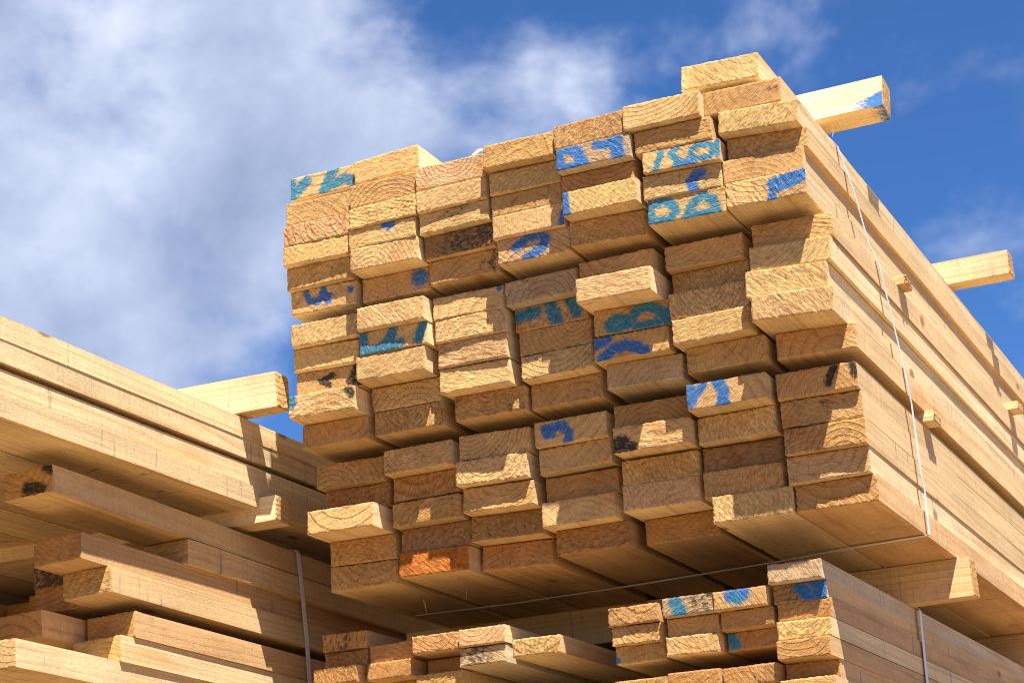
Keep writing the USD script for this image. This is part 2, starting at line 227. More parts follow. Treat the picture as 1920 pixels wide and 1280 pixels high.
def define(path, V, F, Nn, mat, prim_vars=None):
    m = UsdGeom.Mesh.Define(stage, path)
    m.CreatePointsAttr(Vt.Vec3fArray.FromNumpy(V.astype(np.float32)))
    m.CreateFaceVertexCountsAttr(Vt.IntArray.FromNumpy(np.full(len(F), 3, np.int32)))
    m.CreateFaceVertexIndicesAttr(Vt.IntArray.FromNumpy(F.astype(np.int32).ravel()))
    m.CreateSubdivisionSchemeAttr('none')
    if Nn is not None:
        m.CreateNormalsAttr(Vt.Vec3fArray.FromNumpy(Nn.astype(np.float32))); m.SetNormalsInterpolation('vertex')
    for k, a in (prim_vars or {}).items():
        t = Sdf.ValueTypeNames.Color3fArray if k in ('mask', 'paint', 'tint', 'vary') else Sdf.ValueTypeNames.Float3Array
        UsdGeom.PrimvarsAPI(m).CreatePrimvar(k, t, 'vertex').Set(Vt.Vec3fArray.FromNumpy(a.astype(np.float32)))
    UsdShade.MaterialBindingAPI.Apply(m.GetPrim()).Bind(mat)
    return m


def seg_dist(P, line):
    """distance of face points P (n,2 in metres) to a polyline"""
    best = np.full(len(P), 9.0)
    line = np.asarray(line, float)
    if len(line) == 1: return np.linalg.norm(P - line[0], axis=1)
    for a, b in zip(line[:-1], line[1:]):
        ab = b - a; t = np.clip(((P - a) @ ab) / max(ab @ ab, 1e-12), 0, 1)
        best = np.minimum(best, np.linalg.norm(P - a - t[:, None] * ab, axis=1))
    return best


def spray(P, W, T, marks):
    """paint mask (n,3) from marks [(channel, width mm, soft mm, [(u, v), ...])], u across and v down the end face"""
    out = np.zeros((len(P), 3))
    for ch, wd, soft, pts in marks:
        line = np.array([((u - 0.5) * W, (0.5 - v) * T) for u, v in pts])
        dd = seg_dist(P, line)
        m = np.clip(1 - (dd - wd / 3000) / (soft * 2.1 / 1000), 0, 1)
        out[:, ch] = np.maximum(out[:, ch], m * m * (3 - 2 * m))
    return out


TONES = {'p': (0.66, 0.462, 0.225), 'h': (0.585, 0.375, 0.165), 'r': (0.51, 0.295, 0.122), 'g': (0.50, 0.385, 0.235), 'd': (0.38, 0.24, 0.11), 'o': (0.52, 0.185, 0.035), 'k': (0.64, 0.42, 0.24)}


def board_mesh(seed, W, T, L, tone, marks=(), dirt=(), nx=72, nz=24, pith=None, side_paint=None, ny_fine=0, end_rough=1.0):
    """A rough-sawn plank: its near end in the local plane y = 0, its length along +y, centred on x and z."""
    g = np.random.default_rng(seed)
    tint = np.array(TONES[tone]) * g.uniform(0.92, 1.08) * np.array([1, g.uniform(0.96, 1.04), g.uniform(0.92, 1.08)])
    if pith is None:
        pith = (g.uniform(-0.35, 0.35) * W, g.choice([-1, 1]) * g.uniform(0.5, 2.2) * T)
    tilt = g.uniform(-0.012, 0.012, 2); oy = g.uniform(0, 60); ws = g.uniform(0.28, 0.8)
    ang = g.choice([g.uniform(-0.5, 0.5), g.uniform(0.5, 1.3), g.uniform(-1.3, -0.5)]); ca, sa = math.cos(ang), math.sin(ang)
    V, Nn, F, end, dm, pm = [], [], [], [], [], []
    # --- the end face: a displaced grid, its border pushed back as a worn edge
    us, vs = np.linspace(-W / 2, W / 2, nx + 1), np.linspace(T / 2, -T / 2, nz + 1)
    X, Z = np.meshgrid(us, vs); P = np.stack([X.ravel(), Z.ravel()], 1)
    q = np.stack([P[:, 0] * ca + P[:, 1] * sa, -P[:, 0] * sa + P[:, 1] * ca], 1)
    s0 = seed * 7.31
    lines = meshkit.noise(np.stack([q[:, 0] * 45 + s0, q[:, 1] * 260, np.full(len(P), s0)], 1), seed)
    rough = meshkit.noise(np.stack([P[:, 0] * 300, P[:, 1] * 300, np.full(len(P), s0 + 5)], 1), seed + 1)
    big = meshkit.noise(np.stack([P[:, 0] * 22, P[:, 1] * 22, np.full(len(P), s0 + 9)], 1), seed + 2)
    amp = end_rough * g.uniform(0.5, 1.25)
    yy = (lines - 0.5) * 0.0013 * amp + (rough - 0.5) * 0.0011 * amp + (big - 0.5) * 0.0024
    yy += P[:, 0] * g.uniform(-0.03, 0.03) + P[:, 1] * g.uniform(-0.04, 0.04)
    border = (np.abs(P[:, 0]) > W / 2 - 1e-6) | (np.abs(P[:, 1]) > T / 2 - 1e-6)
    wear = meshkit.noise(np.stack([P[:, 0] * 150, P[:, 1] * 150, np.full(len(P), s0 + 3)], 1), seed + 3)
    yy[border] += 0.0006 + 0.0024 * wear[border] ** 2
    jx = (meshkit.noise(np.stack([P[:, 0] * 260, P[:, 1] * 260, np.full(len(P), s0 + 7)], 1), seed + 4) - 0.55) * 0.0022
    G = np.stack([P[:, 0] + border * np.sign(P[:, 0]) * jx * (np.abs(P[:, 0]) > W / 2 - 1e-6), yy, P[:, 1] + border * np.sign(P[:, 1]) * jx * (np.abs(P[:, 1]) > T / 2 - 1e-6)], 1)
    idx = np.arange(len(P)).reshape(nz + 1, nx + 1)
    a, b, c, d = idx[:-1, :-1].ravel(), idx[:-1, 1:].ravel(), idx[1:, 1:].ravel(), idx[1:, :-1].ravel()
    Fg = np.vstack([np.stack([a, c, b], 1), np.stack([a, d, c], 1)])
    fn = np.cross(G[Fg[:, 1]] - G[Fg[:, 0]], G[Fg[:, 2]] - G[Fg[:, 0]])
    if fn[:, 1].mean() > 0: Fg = Fg[:, ::-1]; fn = -fn
    nv = np.zeros_like(G)
    for k in range(3): np.add.at(nv, Fg[:, k], fn)
    nv /= np.linalg.norm(nv, axis=1, keepdims=True)
    V.append(G); Nn.append(nv); F.append(Fg); end.append(np.ones(len(G)))
    de = np.zeros(len(P))
    for (u, v, rad, amt) in dirt:
        rr = np.hypot(P[:, 0] - (u - 0.5) * W, P[:, 1] - (0.5 - v) * T) / (rad * W)
        de = np.maximum(de, amt * np.clip(1.4 - rr, 0, 1))
    dm.append(de); pm.append(spray(P, W, T, marks))
    off = len(G)
    # --- the four long faces
    bow = g.uniform(-0.004, 0.004); far = np.array([0.03, 0.1, 0.25, 0.5, 0.8, 1.2, 1.7, 2.3, 3.0, L]); far = far[(far < L - 0.05) | (far == L)]
    if ny_fine: far = np.concatenate([np.linspace(0.004, 0.16, ny_fine), far[far > 0.2]])
    corners = np.array([(-W / 2, T / 2), (W / 2, T / 2), (W / 2, -T / 2), (-W / 2, -T / 2)])
    edges = [(idx[0, :], 0, 1, (0, 0, 1)), (idx[:, -1], 1, 2, (1, 0, 0)), (idx[-1, ::-1], 2, 3, (0, 0, -1)), (idx[::-1, 0], 3, 0, (-1, 0, 0))]
    for ring, ca_, cb_, nrm in edges:
        nc = (2 if not ny_fine else 14)
        ts = np.linspace(0, 1, nc)
        rows = []
        for y in far:
            w = (meshkit.noise(np.stack([np.full(nc, y * 5 + s0), ts * 3, np.full(nc, ca_ + 0.5)], 1), seed + 6) - 0.5) * 0.0012
            e = corners[ca_] * (1 - ts[:, None]) + corners[cb_] * ts[:, None]
            rows.append(np.stack([e[:, 0] + nrm[0] * w + bow * (y / L) ** 2, np.full(nc, y), e[:, 1] + nrm[2] * w], 1))
        top = G[ring]; n = len(top)
        Vs = np.vstack([top] + rows); Fs = []
        half = lambda i: n + min(nc - 1, int(round(i / (n - 1) * (nc - 1))))
        for i in range(n - 1):
            Fs.append((i, i + 1, half(i)))
            if half(i) != half(i + 1): Fs.append((i + 1, half(i + 1), half(i)))
        for k in range(len(far) - 1):
            for j in range(nc - 1):
                p0 = n + k * nc + j; Fs += [(p0, p0 + 1, p0 + nc + 1), (p0, p0 + nc + 1, p0 + nc)]
        Fs = np.array(Fs)
        f0 = np.cross(Vs[Fs[:, 1]] - Vs[Fs[:, 0]], Vs[Fs[:, 2]] - Vs[Fs[:, 0]]) @ np.array(nrm, float)
        Fs[f0 < 0] = Fs[f0 < 0][:, ::-1]
        V.append(Vs); Nn.append(np.tile(nrm, (len(Vs), 1)).astype(float)); F.append(Fs + off); end.append(np.zeros(len(Vs))); dm.append(np.zeros(len(Vs)))
        pm.append(side_paint(Vs, nrm) if side_paint else np.zeros((len(Vs), 3)))
        off += len(Vs)
    e = corners
    Vb = np.stack([e[:, 0] + bow, np.full(4, L), e[:, 1]], 1)
    V.append(Vb); Nn.append(np.tile((0.0, 1, 0), (4, 1))); F.append(np.array([(0, 1, 2), (0, 2, 3)]) + off); end.append(np.ones(4)); dm.append(np.zeros(4)); pm.append(np.zeros((4, 3)))
    V, Nn, F = np.vstack(V), np.vstack(Nn), np.vstack(F)
    end, dm, pm = np.concatenate(end), np.concatenate(dm), np.vstack(pm)
    wood = np.stack([V[:, 0] - pith[0] + tilt[0] * V[:, 1], V[:, 1] + oy, V[:, 2] - pith[1] + tilt[1] * V[:, 1]], 1) * [ws, 1, ws]
    saw = np.stack([V[:, 0] * ca + V[:, 2] * sa + s0, -V[:, 0] * sa + V[:, 2] * ca, V[:, 1] + s0], 1)
    mask = np.stack([end, dm, np.full(len(V), 1.0 if g.random() < 0.7 else 0.3)], 1)
    vary = np.tile((g.random() ** 2, 0.05 + 0.95 * g.random() ** 1.3, g.random()), (len(V), 1))
    return V, F, Nn, {'vary': vary, 'wood': wood, 'saw': saw, 'mask': mask, 'paint': pm, 'tint': np.where((end > 0.5)[:, None], tint, np.array(TONES[{'o': 'h', 'd': 'h', 'k': 'p'}.get(tone, tone)]) * tint[2] / TONES[tone][2] if tone != 'o' else np.array(TONES['h']))}


def place(prim, x, y, z, yaw=0.0, roll=0.0, pitch=0.0):
    xf = UsdGeom.Xformable(prim)
    xf.AddTranslateOp().Set(Gf.Vec3d(x, y, z + H))
    if yaw: xf.AddRotateZOp().Set(math.degrees(yaw))
    if pitch: xf.AddRotateXOp().Set(math.degrees(pitch))
    if roll: xf.AddRotateYOp().Set(-math.degrees(roll))


def plank(name, label, category, group, seed, x, y, z, W, T, L, tone='p', roll=0.0, yaw=0.0, pitch=0.0, **kw):
    V, F, Nn, pv = board_mesh(seed, W, T, L, tone, **kw)
    m = define(numbered(name), V, F, Nn, WOOD, pv)
    place(m, x, y, z, yaw, roll, pitch)
    tag(m.GetPrim(), label, category, group)
    return m


# ---------------------------------------------------------------- the yard
disc = trimesh.creation.cylinder(radius=400.0, height=0.3, sections=96); disc.apply_translation((0, 0, -0.15))
tag(usdkit.mesh(stage, '/World/ground', disc, GRAVEL).GetPrim(), 'pale gravel ground of the timber yard', kind='structure')

# ---------------------------------------------------------------- the tall strapped stack
ORD = ['top', 'second', 'third', 'fourth', 'fifth', 'sixth', 'seventh', 'eighth', 'ninth', 'tenth', 'eleventh', 'twelfth', 'thirteenth', 'fourteenth', 'fifteenth', 'bottom']
COLN = ['leftmost', 'second', 'third', 'middle', 'fifth', 'sixth', 'rightmost']
#        c1 ... c7 for each layer
TONE = ['ppxxxxp', 'hhkhhph', 'kpppghp', 'ppphrph', 'hpdppph' , 'phhphpp', 'pppghhh', 'ppphphp'.replace('h', 'h'), 'hpphhpp', 'pppphpp', 'hhhhghh', 'hpprrph'.replace('rr', 'pr'), 'rrpppph', 'phhrhdh', 'hddpphp', 'horrrpr']
BL, TE, BK = 0, 1, 2
MARKS = {
    (1, 1): [(TE, 16, 6, [(0.02, 0.2), (0.05, 0.95)]), (TE, 18, 7, [(0.05, 0.75), (0.25, 0.3)]), (TE, 17, 7, [(0.68, 0.0), (0.52, 0.85)]), (TE, 14, 7, [(0.55, 0.75), (0.85, 0.55), (0.98, 0.7)])],
    (5, 3): [(BL, 15, 5, [(0.04, 0.0), (0.05, 1.0)]), (BL, 12, 5, [(0.08, 0.95), (0.35, 0.95)]), (BL, 20, 5, [(0.12, 0.05), (0.28, 0.25), (0.37, 0.95)]), (BL, 12, 5, [(0.55, 0.2), (0.68, 0.28), (0.86, 0.12)]), (BL, 24, 6, [(0.80, 0.15), (0.84, 0.85)])],
    (6, 4): [(TE, 7, 4, [(0.25, 0.1), (0.17, 0.95)]), (TE, 7, 4, [(0.46, 0.08), (0.36, 0.3), (0.45, 0.6), (0.42, 0.95)]), (TE, 7, 4, [(0.64, 0.3), (0.72, 0.12), (0.88, 0.18), (0.94, 0.5), (0.86, 0.78), (0.7, 0.75), (0.63, 0.5), (0.64, 0.3)]), (TE, 8, 4, [(0.97, 0.0), (0.98, 0.7)]), (BL, 9, 8, [(0.5, 0.9), (0.62, 0.92)])],
    (6, 5): [(BL, 13, 6, [(0.68, 0.35), (0.62, 0.6), (0.64, 0.9)]), (BL, 5, 9, [(0.75, 0.3)])],
    (6, 6): [(TE, 10, 6, [(0.03, 0.2), (0.04, 0.95)]), (TE, 10, 6, [(0.05, 0.3), (0.2, 0.12), (0.33, 0.35), (0.36, 0.65), (0.28, 0.9), (0.06, 0.92)]), (TE, 10, 6, [(0.5, 0.9), (0.58, 0.45), (0.72, 0.22), (0.84, 0.45), (0.88, 0.85), (0.74, 0.95), (0.5, 0.9)])],
    (7, 6): [(BL, 13, 4, [(0.57, 0.95), (0.6, 0.45)]), (BL, 16, 4, [(0.58, 0.35), (0.97, 0.2)]), (BL, 7, 5, [(0.62, 0.62), (0.95, 0.42)])],
    (5, 5): [(BL, 15, 4, [(0.02, 0.05), (0.05, 1.0)])],
    (4, 5): [(BL, 7, 4, [(0.985, 0.5), (0.96, 0.95)])],
    (4, 6): [(BL, 11, 6, [(0.26, 0.42), (0.4, 0.16), (0.58, 0.1), (0.68, 0.3), (0.62, 0.65), (0.4, 0.92)])],
    (2, 4): [(BL, 9, 5, [(0.54, 0.08), (0.66, 0.12)]), (BL, 6, 5, [(0.6, 0.3)])],
    (1, 6): [(BL, 11, 4, [(0.23, 0.1), (0.28, 0.5), (0.42, 0.62), (0.5, 0.25)]), (BL, 11, 4, [(0.5, 0.1), (0.58, 0.7)]), (BL, 6, 4, [(0.4, 0.55), (0.62, 0.45)]), (BL, 9, 5, [(0.92, 0.35)])],
    (2, 6): [(BL, 22, 10, [(0.84, 0.35), (0.86, 0.45)])],
    (3, 7): [(BL, 6, 4, [(0.95, 0.12)])],
    (4, 8): [(TE, 14, 8, [(0.05, 0.35), (0.3, 0.3)]), (TE, 19, 7, [(0.5, 0.15), (0.58, 0.9)]), (TE, 12, 7, [(0.78, 0.15), (0.85, 0.7)])],
    (5, 9): [(TE, 14, 6, [(0.2, 0.65), (0.3, 0.45), (0.44, 0.55), (0.4, 0.8), (0.22, 0.88)]), (TE, 13, 6, [(0.48, 0.7), (0.55, 0.3), (0.7, 0.15), (0.84, 0.3), (0.9, 0.7), (0.8, 0.92), (0.55, 0.95)]), (TE, 10, 8, [(0.95, 0.5), (0.97, 0.9)])],
    (5, 10): [(BL, 17, 6, [(0.02, 0.3), (0.18, 0.1)]), (BL, 15, 6, [(0.1, 0.95), (0.25, 0.6), (0.42, 0.5), (0.58, 0.65), (0.68, 0.9)])],
    (2, 8): [(TE, 15, 5, [(0.06, 0.1), (0.06, 0.95)]), (TE, 15, 6, [(0.12, 0.9), (0.3, 0.85), (0.45, 0.5), (0.5, 0.1)]), (TE, 12, 6, [(0.4, 0.9), (0.6, 0.75)]), (TE, 15, 6, [(0.93, 0.15), (0.86, 0.75)])],
    (1, 9): [(BK, 8, 4, [(0.55, 0.3), (0.38, 0.5), (0.5, 0.72)]), (BK, 8, 4, [(0.9, 0.1), (0.85, 0.5)]), (BK, 11, 4, [(0.8, 0.7), (0.98, 0.78)])],
    (1, 10): [(TE, 16, 6, [(0.02, 0.1), (0.04, 0.35)]), (BK, 11, 5, [(0.9, 0.1), (0.95, 0.35)])],
    (6, 12): [(BL, 14, 6, [(0.05, 0.2), (0.04, 0.75)]), (BL, 11, 5, [(0.04, 0.7), (0.22, 0.1)]), (BL, 20, 5, [(0.40, 0.0), (0.46, 0.45), (0.45, 1.0)])],
    (4, 12): [(BL, 16, 5, [(0.15, 0.35), (0.4, 0.3)]), (BL, 12, 5, [(0.17, 0.55), (0.25, 0.55)]), (BL, 13, 5, [(0.4, 0.35), (0.48, 0.6), (0.46, 0.98)])],
    (5, 13): [(BK, 26, 5, [(0.05, 0.65), (0.13, 0.62)]), (BK, 16, 5, [(0.03, 0.9), (0.25, 0.85)])],
    (7, 12): [(BK, 12, 4, [(0.72, 0.15), (0.64, 0.65)]), (BK, 11, 4, [(0.96, 0.1), (0.98, 0.5)])],
}
DIRT = {(3, 5): [(0.6, 0.5, 0.5, 0.6), (0.9, 0.3, 0.3, 0.65)], (3, 4): [(0.5, 0.2, 0.25, 0.4)], (3, 6): [(0.95, 0.6, 0.25, 0.5)], (2, 15): [(0.5, 0.5, 0.8, 0.36)], (3, 15): [(0.4, 0.5, 0.8, 0.36)], (6, 14): [(0.5, 0.5, 0.8, 0.25)],
        (3, 2): [(0.5, 0.6, 0.16, 0.3)], (2, 13): [(0.4, 0.6, 0.25, 0.35)], (4, 16): [(0.3, 0.7, 0.6, 0.3)], (7, 1): [(0.3, 0.6, 0.4, 0.2)], (7, 2): [(0.9, 0.4, 0.1, 0.5)], (6, 3): [(0.4, 0.5, 0.4, 0.25)], (7, 13): [(0.55, 0.25, 0.1, 0.5), (0.55, 0.75, 0.07, 0.4)],
        (2, 10): [(0.5, 0.7, 0.3, 0.3)], (4, 7): [(0.35, 0.3, 0.2, 0.35)], (5, 8): [(0.8, 0.25, 0.2, 0.3)], (4, 3): [(0.9, 0.2, 0.2, 0.2)], (5, 2): [(0.85, 0.3, 0.2, 0.35)], (7, 3): [(0.5, 0.6, 0.5, 0.3)]}
LOOK = {(1, 1): 'plank end sprayed with a teal zigzag, top of the leftmost column of the tall stack', (5, 3): 'plank end with wide bright blue strokes, second in the fifth column of the tall stack',
        (6, 4): 'plank end sprayed with thin teal digits 150, third in the sixth column', (6, 5): 'plank end with one small blue blob, directly under the teal 150 plank',
        (6, 6): 'plank end sprayed with two teal rings, protruding in the sixth column', (7, 6): 'plank end with a blue letter F, above the deep overhang in the rightmost column',
        (5, 5): 'plank end with one narrow blue strip along its left edge, fifth column', (4, 5): 'pale plank end with a small blue smear at its right edge, fourth column',
        (4, 6): 'plank end sprayed with a big blue 2 in the middle column', (2, 4): 'plank end with a small dark blue triangle, second column of the tall stack',
        (1, 6): 'plank end sprayed with a bright blue 4 in the leftmost column', (2, 6): 'shaded plank end with a round blue spot at its right, second column',
        (4, 8): 'shaded plank end with broad dark teal strokes, middle column of the tall stack', (5, 9): 'plank end sprayed with dark teal loops like a 3, fifth column',
        (5, 10): 'plank end with dark blue arcs, just under the teal looped plank', (2, 8): 'recessed plank end with teal V strokes, second column of the tall stack',
        (1, 9): 'brown plank end with small black scribbles in the leftmost column', (1, 10): 'plank end with a green corner and black smudge, leftmost column',
        (6, 12): 'plank end with a bold blue 1, protruding in the sixth column', (4, 12): 'plank end sprayed with a blue hook in the middle column',
        (5, 13): 'plank end with a black charred looking corner, fifth column of the tall stack', (7, 12): 'plank end with two short black strokes at its right, rightmost column',
        (3, 5): 'plank end darkened by black mould, third column of the tall stack', (2, 16): 'plank with a bright orange red sawn end in the bottom layer',
        (7, 1): 'topmost single plank of the tall stack, resting across two columns', (3, 2): 'pinkish plank end with a red heart stain, top of the third column'}
TN = {'p': 'pale', 'h': 'honey coloured', 'r': 'reddish brown', 'g': 'greyish', 'd': 'dark mouldy', 'o': 'orange', 'k': 'pinkish'}
PITH = {(6, 16): (-0.03, -0.002), (6, 10): (-0.01, -0.004), (3, 3): (0.0, 0.05), (4, 3): (0.0, -0.03), (1, 16): (0.02, 0.07), (1, 15): (0.0, -0.03), (1, 4): (0.0, 0.05), (2, 11): (0.0, 0.03), (3, 11): (0.0, 0.05), (4, 2): (0.0, -0.03), (5, 12): (0.0, -0.04), (6, 13): (0.03, -0.03), (7, 13): (0.0, -0.04), (5, 6): (0.01, -0.02), (1, 8): (0.02, 0.02), (6, 2): (-0.03, 0.12), (2, 1): (-0.05, 0.10)}
ADJ = {}
for key, (x, y, z, roll) in MAIN.items():
    c, r = map(int, key.split(','))
    top = z + 0.0225
    gap = (ROWTOP[r - 1] - ROWTOP[r]) if r < 16 else 0.05
    T = min(0.0455, gap - 0.0008)
    y += ADJ.get((c, r), 0.0)
    tone = TONE[r - 1][c - 1]
    k = r - (0 if c in (1, 2, 7) else 1)
    last = 16 if c in (1, 2, 7) else 15
    o = 'bottom' if k == last else ORD[k - 1]
    col = COLN[c - 1]
    label = LOOK.get((c, r)) or f"{TN[tone]} sawn plank, {o}{'' if k in (1, last) else ' down'} in the {col} column of the tall stack"
    plank('timber_plank', label, 'plank', 'planks of the tall strapped stack', 100 * c + r, x, y, top - T / 2, 0.1409, T, 3.55 + 0.02 * ((c * 7 + r * 3) % 5) - y, tone, roll,
          marks=MARKS.get((c, r), ()), dirt=DIRT.get((c, r), ()), pith=PITH.get((c, r)))

# ---------------------------------------------------------------- the narrower stack under it
rzl = [-0.858, -0.889, -0.923, -0.955, -0.988, -1.019, -1.052, -1.085]
LW, LP, LT, LX0 = 0.0938, 0.1013, 0.0318, 0.3813
LMARK = {(10, 2): [(BL, 13, 8, [(0.5, 0.2), (0.66, 0.75), (0.9, 0.8)]), (BL, 13, 8, [(0.8, 0.2), (0.95, 0.35)])], (9, 2): [(BL, 15, 10, [(0.35, 0.2), (0.55, 0.25)]), (TE, 8, 8, [(0.42, 0.55)])], (8, 2): [(TE, 18, 6, [(0.25, 0.2), (0.35, 0.85)])],
         (9, 4): [(TE, 14, 9, [(0.08, 0.3), (0.12, 0.6)])], (7, 4): [(TE, 8, 4, [(0.03, 0.75)])]}
LDIRT = {(10, 2): [(0.4, 0.5, 0.5, 0.45)], (8, 2): [(0.75, 0.4, 0.4, 0.5)], (4, 3): [(0.4, 0.6, 0.5, 0.6)], (1, 1): [(0.4, 0.6, 0.5, 0.5)], (3, 2): [(0.85, 0.8, 0.2, 0.3)], (9, 6): [(0.8, 0.6, 0.4, 0.4)]}
LTONE = {(10, 1): 'g', (10, 2): 'd', (10, 3): 'r', (9, 2): 'h', (9, 3): 'r', (9, 4): 'r', (4, 2): 'k', (4, 3): 'g', (1, 1): 'r', (1, 2): 'r', (2, 2): 'r', (3, 2): 'r', (5, 3): 'p', (1, 3): 'r', (8, 2): 'g', (8, 3): 'h'}
LLOOK = {(10, 2): 'dark plank end with smeared blue paint at the right end of the low stack', (9, 2): 'plank end with a soft blue cloud of paint, low stack', (8, 2): 'spotted plank end half sunlit with a blue stripe, low stack',
         (9, 4): 'shaded plank end with a blue upper left corner, low stack', (7, 4): 'sunlit plank end with a tiny blue mark at its left edge, low stack', (10, 1): 'single topmost plank carrying the bearer at the low stack corner',
         (5, 3): 'long protruding plank with a pale end and a hollow beside it, low stack', (4, 2): 'reddish spattered plank end lit by sun at the top of the low stack', (4, 3): 'mould stained plank end under the sunlit spattered one, low stack'}
LCOL = ['first', 'second', 'third', 'fourth', 'fifth', 'sixth', 'seventh', 'eighth', 'ninth', 'last']
LROW = ['top', 'second', 'third', 'fourth', 'fifth', 'sixth', 'seventh']
low = {tuple(map(int, k.split(','))): v for k, v in LOW.items()}
rl = np.random.default_rng(5)
for c in range(1, 11):
    for r in range(1, 8):
        if (c, r) in low: continue
        if r == 1 or (c == 6 and r < 5) or (c == 5 and r < 6) or (c == 4 and r in (4,)) : continue
        if c < 7 and r < 3: continue
        deep = {5: 0.22}.get(r, 0.05) if c >= 7 else 0.12
        if c in (4, 5, 6): deep = 0.5
        if (c, r) == (10, 7): deep = 0.0
        low[(c, r)] = [LX0 + (c - 10) * LP, 0.11 + deep + rl.uniform(-0.03, 0.03), rzl[r - 1] - LT / 2, 0.0]
for (c, r), (x, y, z, roll) in sorted(low.items()):
    tone = LTONE.get((c, r), 'hphr'[int(rl.integers(0, 4))] if (c, r) not in LOW else 'p')
    label = LLOOK.get((c, r)) or f"{TN[tone]} thin plank, {LROW[r - 1]} layer, {LCOL[c - 1]} from the left in the low stack"
    plank('thin_plank', label, 'plank', 'planks of the low stack under the tall one', 2000 + 20 * c + r, x, y, z, LW, LT, 3.4 - y, tone, roll, yaw=-0.0232, nx=56, nz=18,
          marks=LMARK.get((c, r), ()), dirt=LDIRT.get((c, r), ()))

# ---------------------------------------------------------------- bearers and stickers (their length runs along -x, the end looks to +x)
def cross_timber(name, label, category, group, seed, x_end, y0, y1, z0, z1, L, tone='p', roll=0.0, yaw=0.0, **kw):
    return plank(name, label, category, group, seed, x_end, (y0 + y1) / 2, (z0 + z1) / 2, y1 - y0, z1 - z0, L, tone, roll, yaw=math.pi / 2 + yaw, **kw)

def end_paint(V, nrm):
    m = np.zeros((len(V), 3)); d = V[:, 1]
    if nrm[0] < 0:      # the face turned to the camera: a wedge of blue that fades along the timber
        m[:, 0] = 1.3 * np.clip(1.25 - d / 0.060, 0, 1) * np.clip((-V[:, 2] + 0.004 - d * 0.25) / 0.010, 0, 1)
    elif nrm[2] < 0:
        m[:, 0] = np.clip(1.0 - d / 0.035, 0, 1)
    return m

cross_timber('bearer', 'pale square bearer with a blue sprayed corner, jutting against the sky at the top', 'timber', 'bearers laid across the tall stack', 31, 0.577, 0.298, 0.352, 0.010, 0.076, 1.05, 'p', roll=-0.2, nx=24, nz=36, side_paint=end_paint, ny_fine=40)
cross_timber('bearer', 'pale bearer jutting against the sky far back along the tall stack', 'timber', 'bearers laid across the tall stack', 32, 0.597, 1.325, 1.38, 0.003, 0.060, 1.05, 'p', nx=24, nz=36)
cross_timber('bearer', 'square bearer between the tall stack and the low stack, half sunlit', 'timber', 'bearers between the stacks', 33, 0.565, 0.6164, 0.662, -0.8572, -0.7838, 1.2, 'h', nx=24, nz=36)
cross_timber('bearer', 'shaded bearer under the tall stack at the right edge of the picture', 'timber', 'bearers between the stacks', 34, 0.565, 1.585, 1.63, -0.8572, -0.7838, 1.2, 'h', nx=24, nz=36)
cross_timber('sticker', 'splintered stub of a sticker poking out beside the white strap', 'sticker', 'thin stickers between the layers', 41, 0.553, 0.405, 0.46, -0.2985, -0.281, 1.0, 'h', nx=24, nz=12, end_rough=6.0)
cross_timber('sticker', 'thin sticker under the overhanging layer, just right of the white strap', 'sticker', 'thin stickers between the layers', 42, 0.560, 0.478, 0.535, -0.5475, -0.528, 1.0, 'p', nx=24, nz=12)
cross_timber('sticker', 'thin sticker end near the right edge of the picture, far down the tall stack', 'sticker', 'thin stickers between the layers', 43, 0.562, 1.40, 1.46, -0.2985, -0.281, 1.0, 'p', nx=24, nz=12)
cross_timber('sticker', 'thin sticker lying under the topmost planks of the tall stack', 'sticker', 'thin stickers between the layers', 44, 0.47, 0.50, 0.55, -0.0595, -0.0465, 0.95, 'p', nx=24, nz=12)

# ---------------------------------------------------------------- the stack at the left
YAW = 0.035
XS = lambda y: -0.64 - 0.035 * (y + 0.45)
LB = [  # name of the row, offset x, y of the end, z of the top, column
    ('with a black knot on its end, under the left bundle', 0.0076, -0.5241, -0.6541, 'h', 'top plank of the lower left bundle'),
    ('x', -0.0047, -0.1122, -0.7022, 'h', 'short set back plank between the two top left beams'),
    ('x', -0.0014, -0.4316, -0.7489, 'r', 'plank with a shaded brown end and a knot on its side, lower left bundle'),
    ('x', 0.0051, -0.3589, -0.7945, 'h', 'plank with a rounded half lit end below the knotted one, lower left bundle'),
    ('x', -0.0019, -0.2786, -0.86, 'r', 'plank with a reddish heart end just above the bottom beams, lower left bundle'),
    ('x', -0.0024, -0.3154, -0.9065, 'p', 'half lit plank second from the bottom of the left bundle'),
    ('x', 0.0045, -0.6013, -0.9517, 'p', 'big sunlit plank in the bottom left corner of the picture')]
LBW, LBT = 0.0962, 0.0460
for i, (_, dx, y, zt, tone, label) in enumerate(LB):
    plank('heavy_plank', label, 'plank', 'planks of the left stack', 3000 + i, -0.69 + dx - LBW / 2, y, zt - LBT / 2 - 0.002, LBW, LBT, 3.4, tone, roll=0.0423, yaw=YAW,
          marks=[(BK, 14, 9, [(0.5, 0.75), (0.75, 0.85)]), (BK, 8, 6, [(0.85, 0.05), (0.98, 0.2)])] if i == 0 else (), pith=[None, None, (0.06, 0.09), (0.06, -0.05), None, None, (0.05, 0.11)][i])
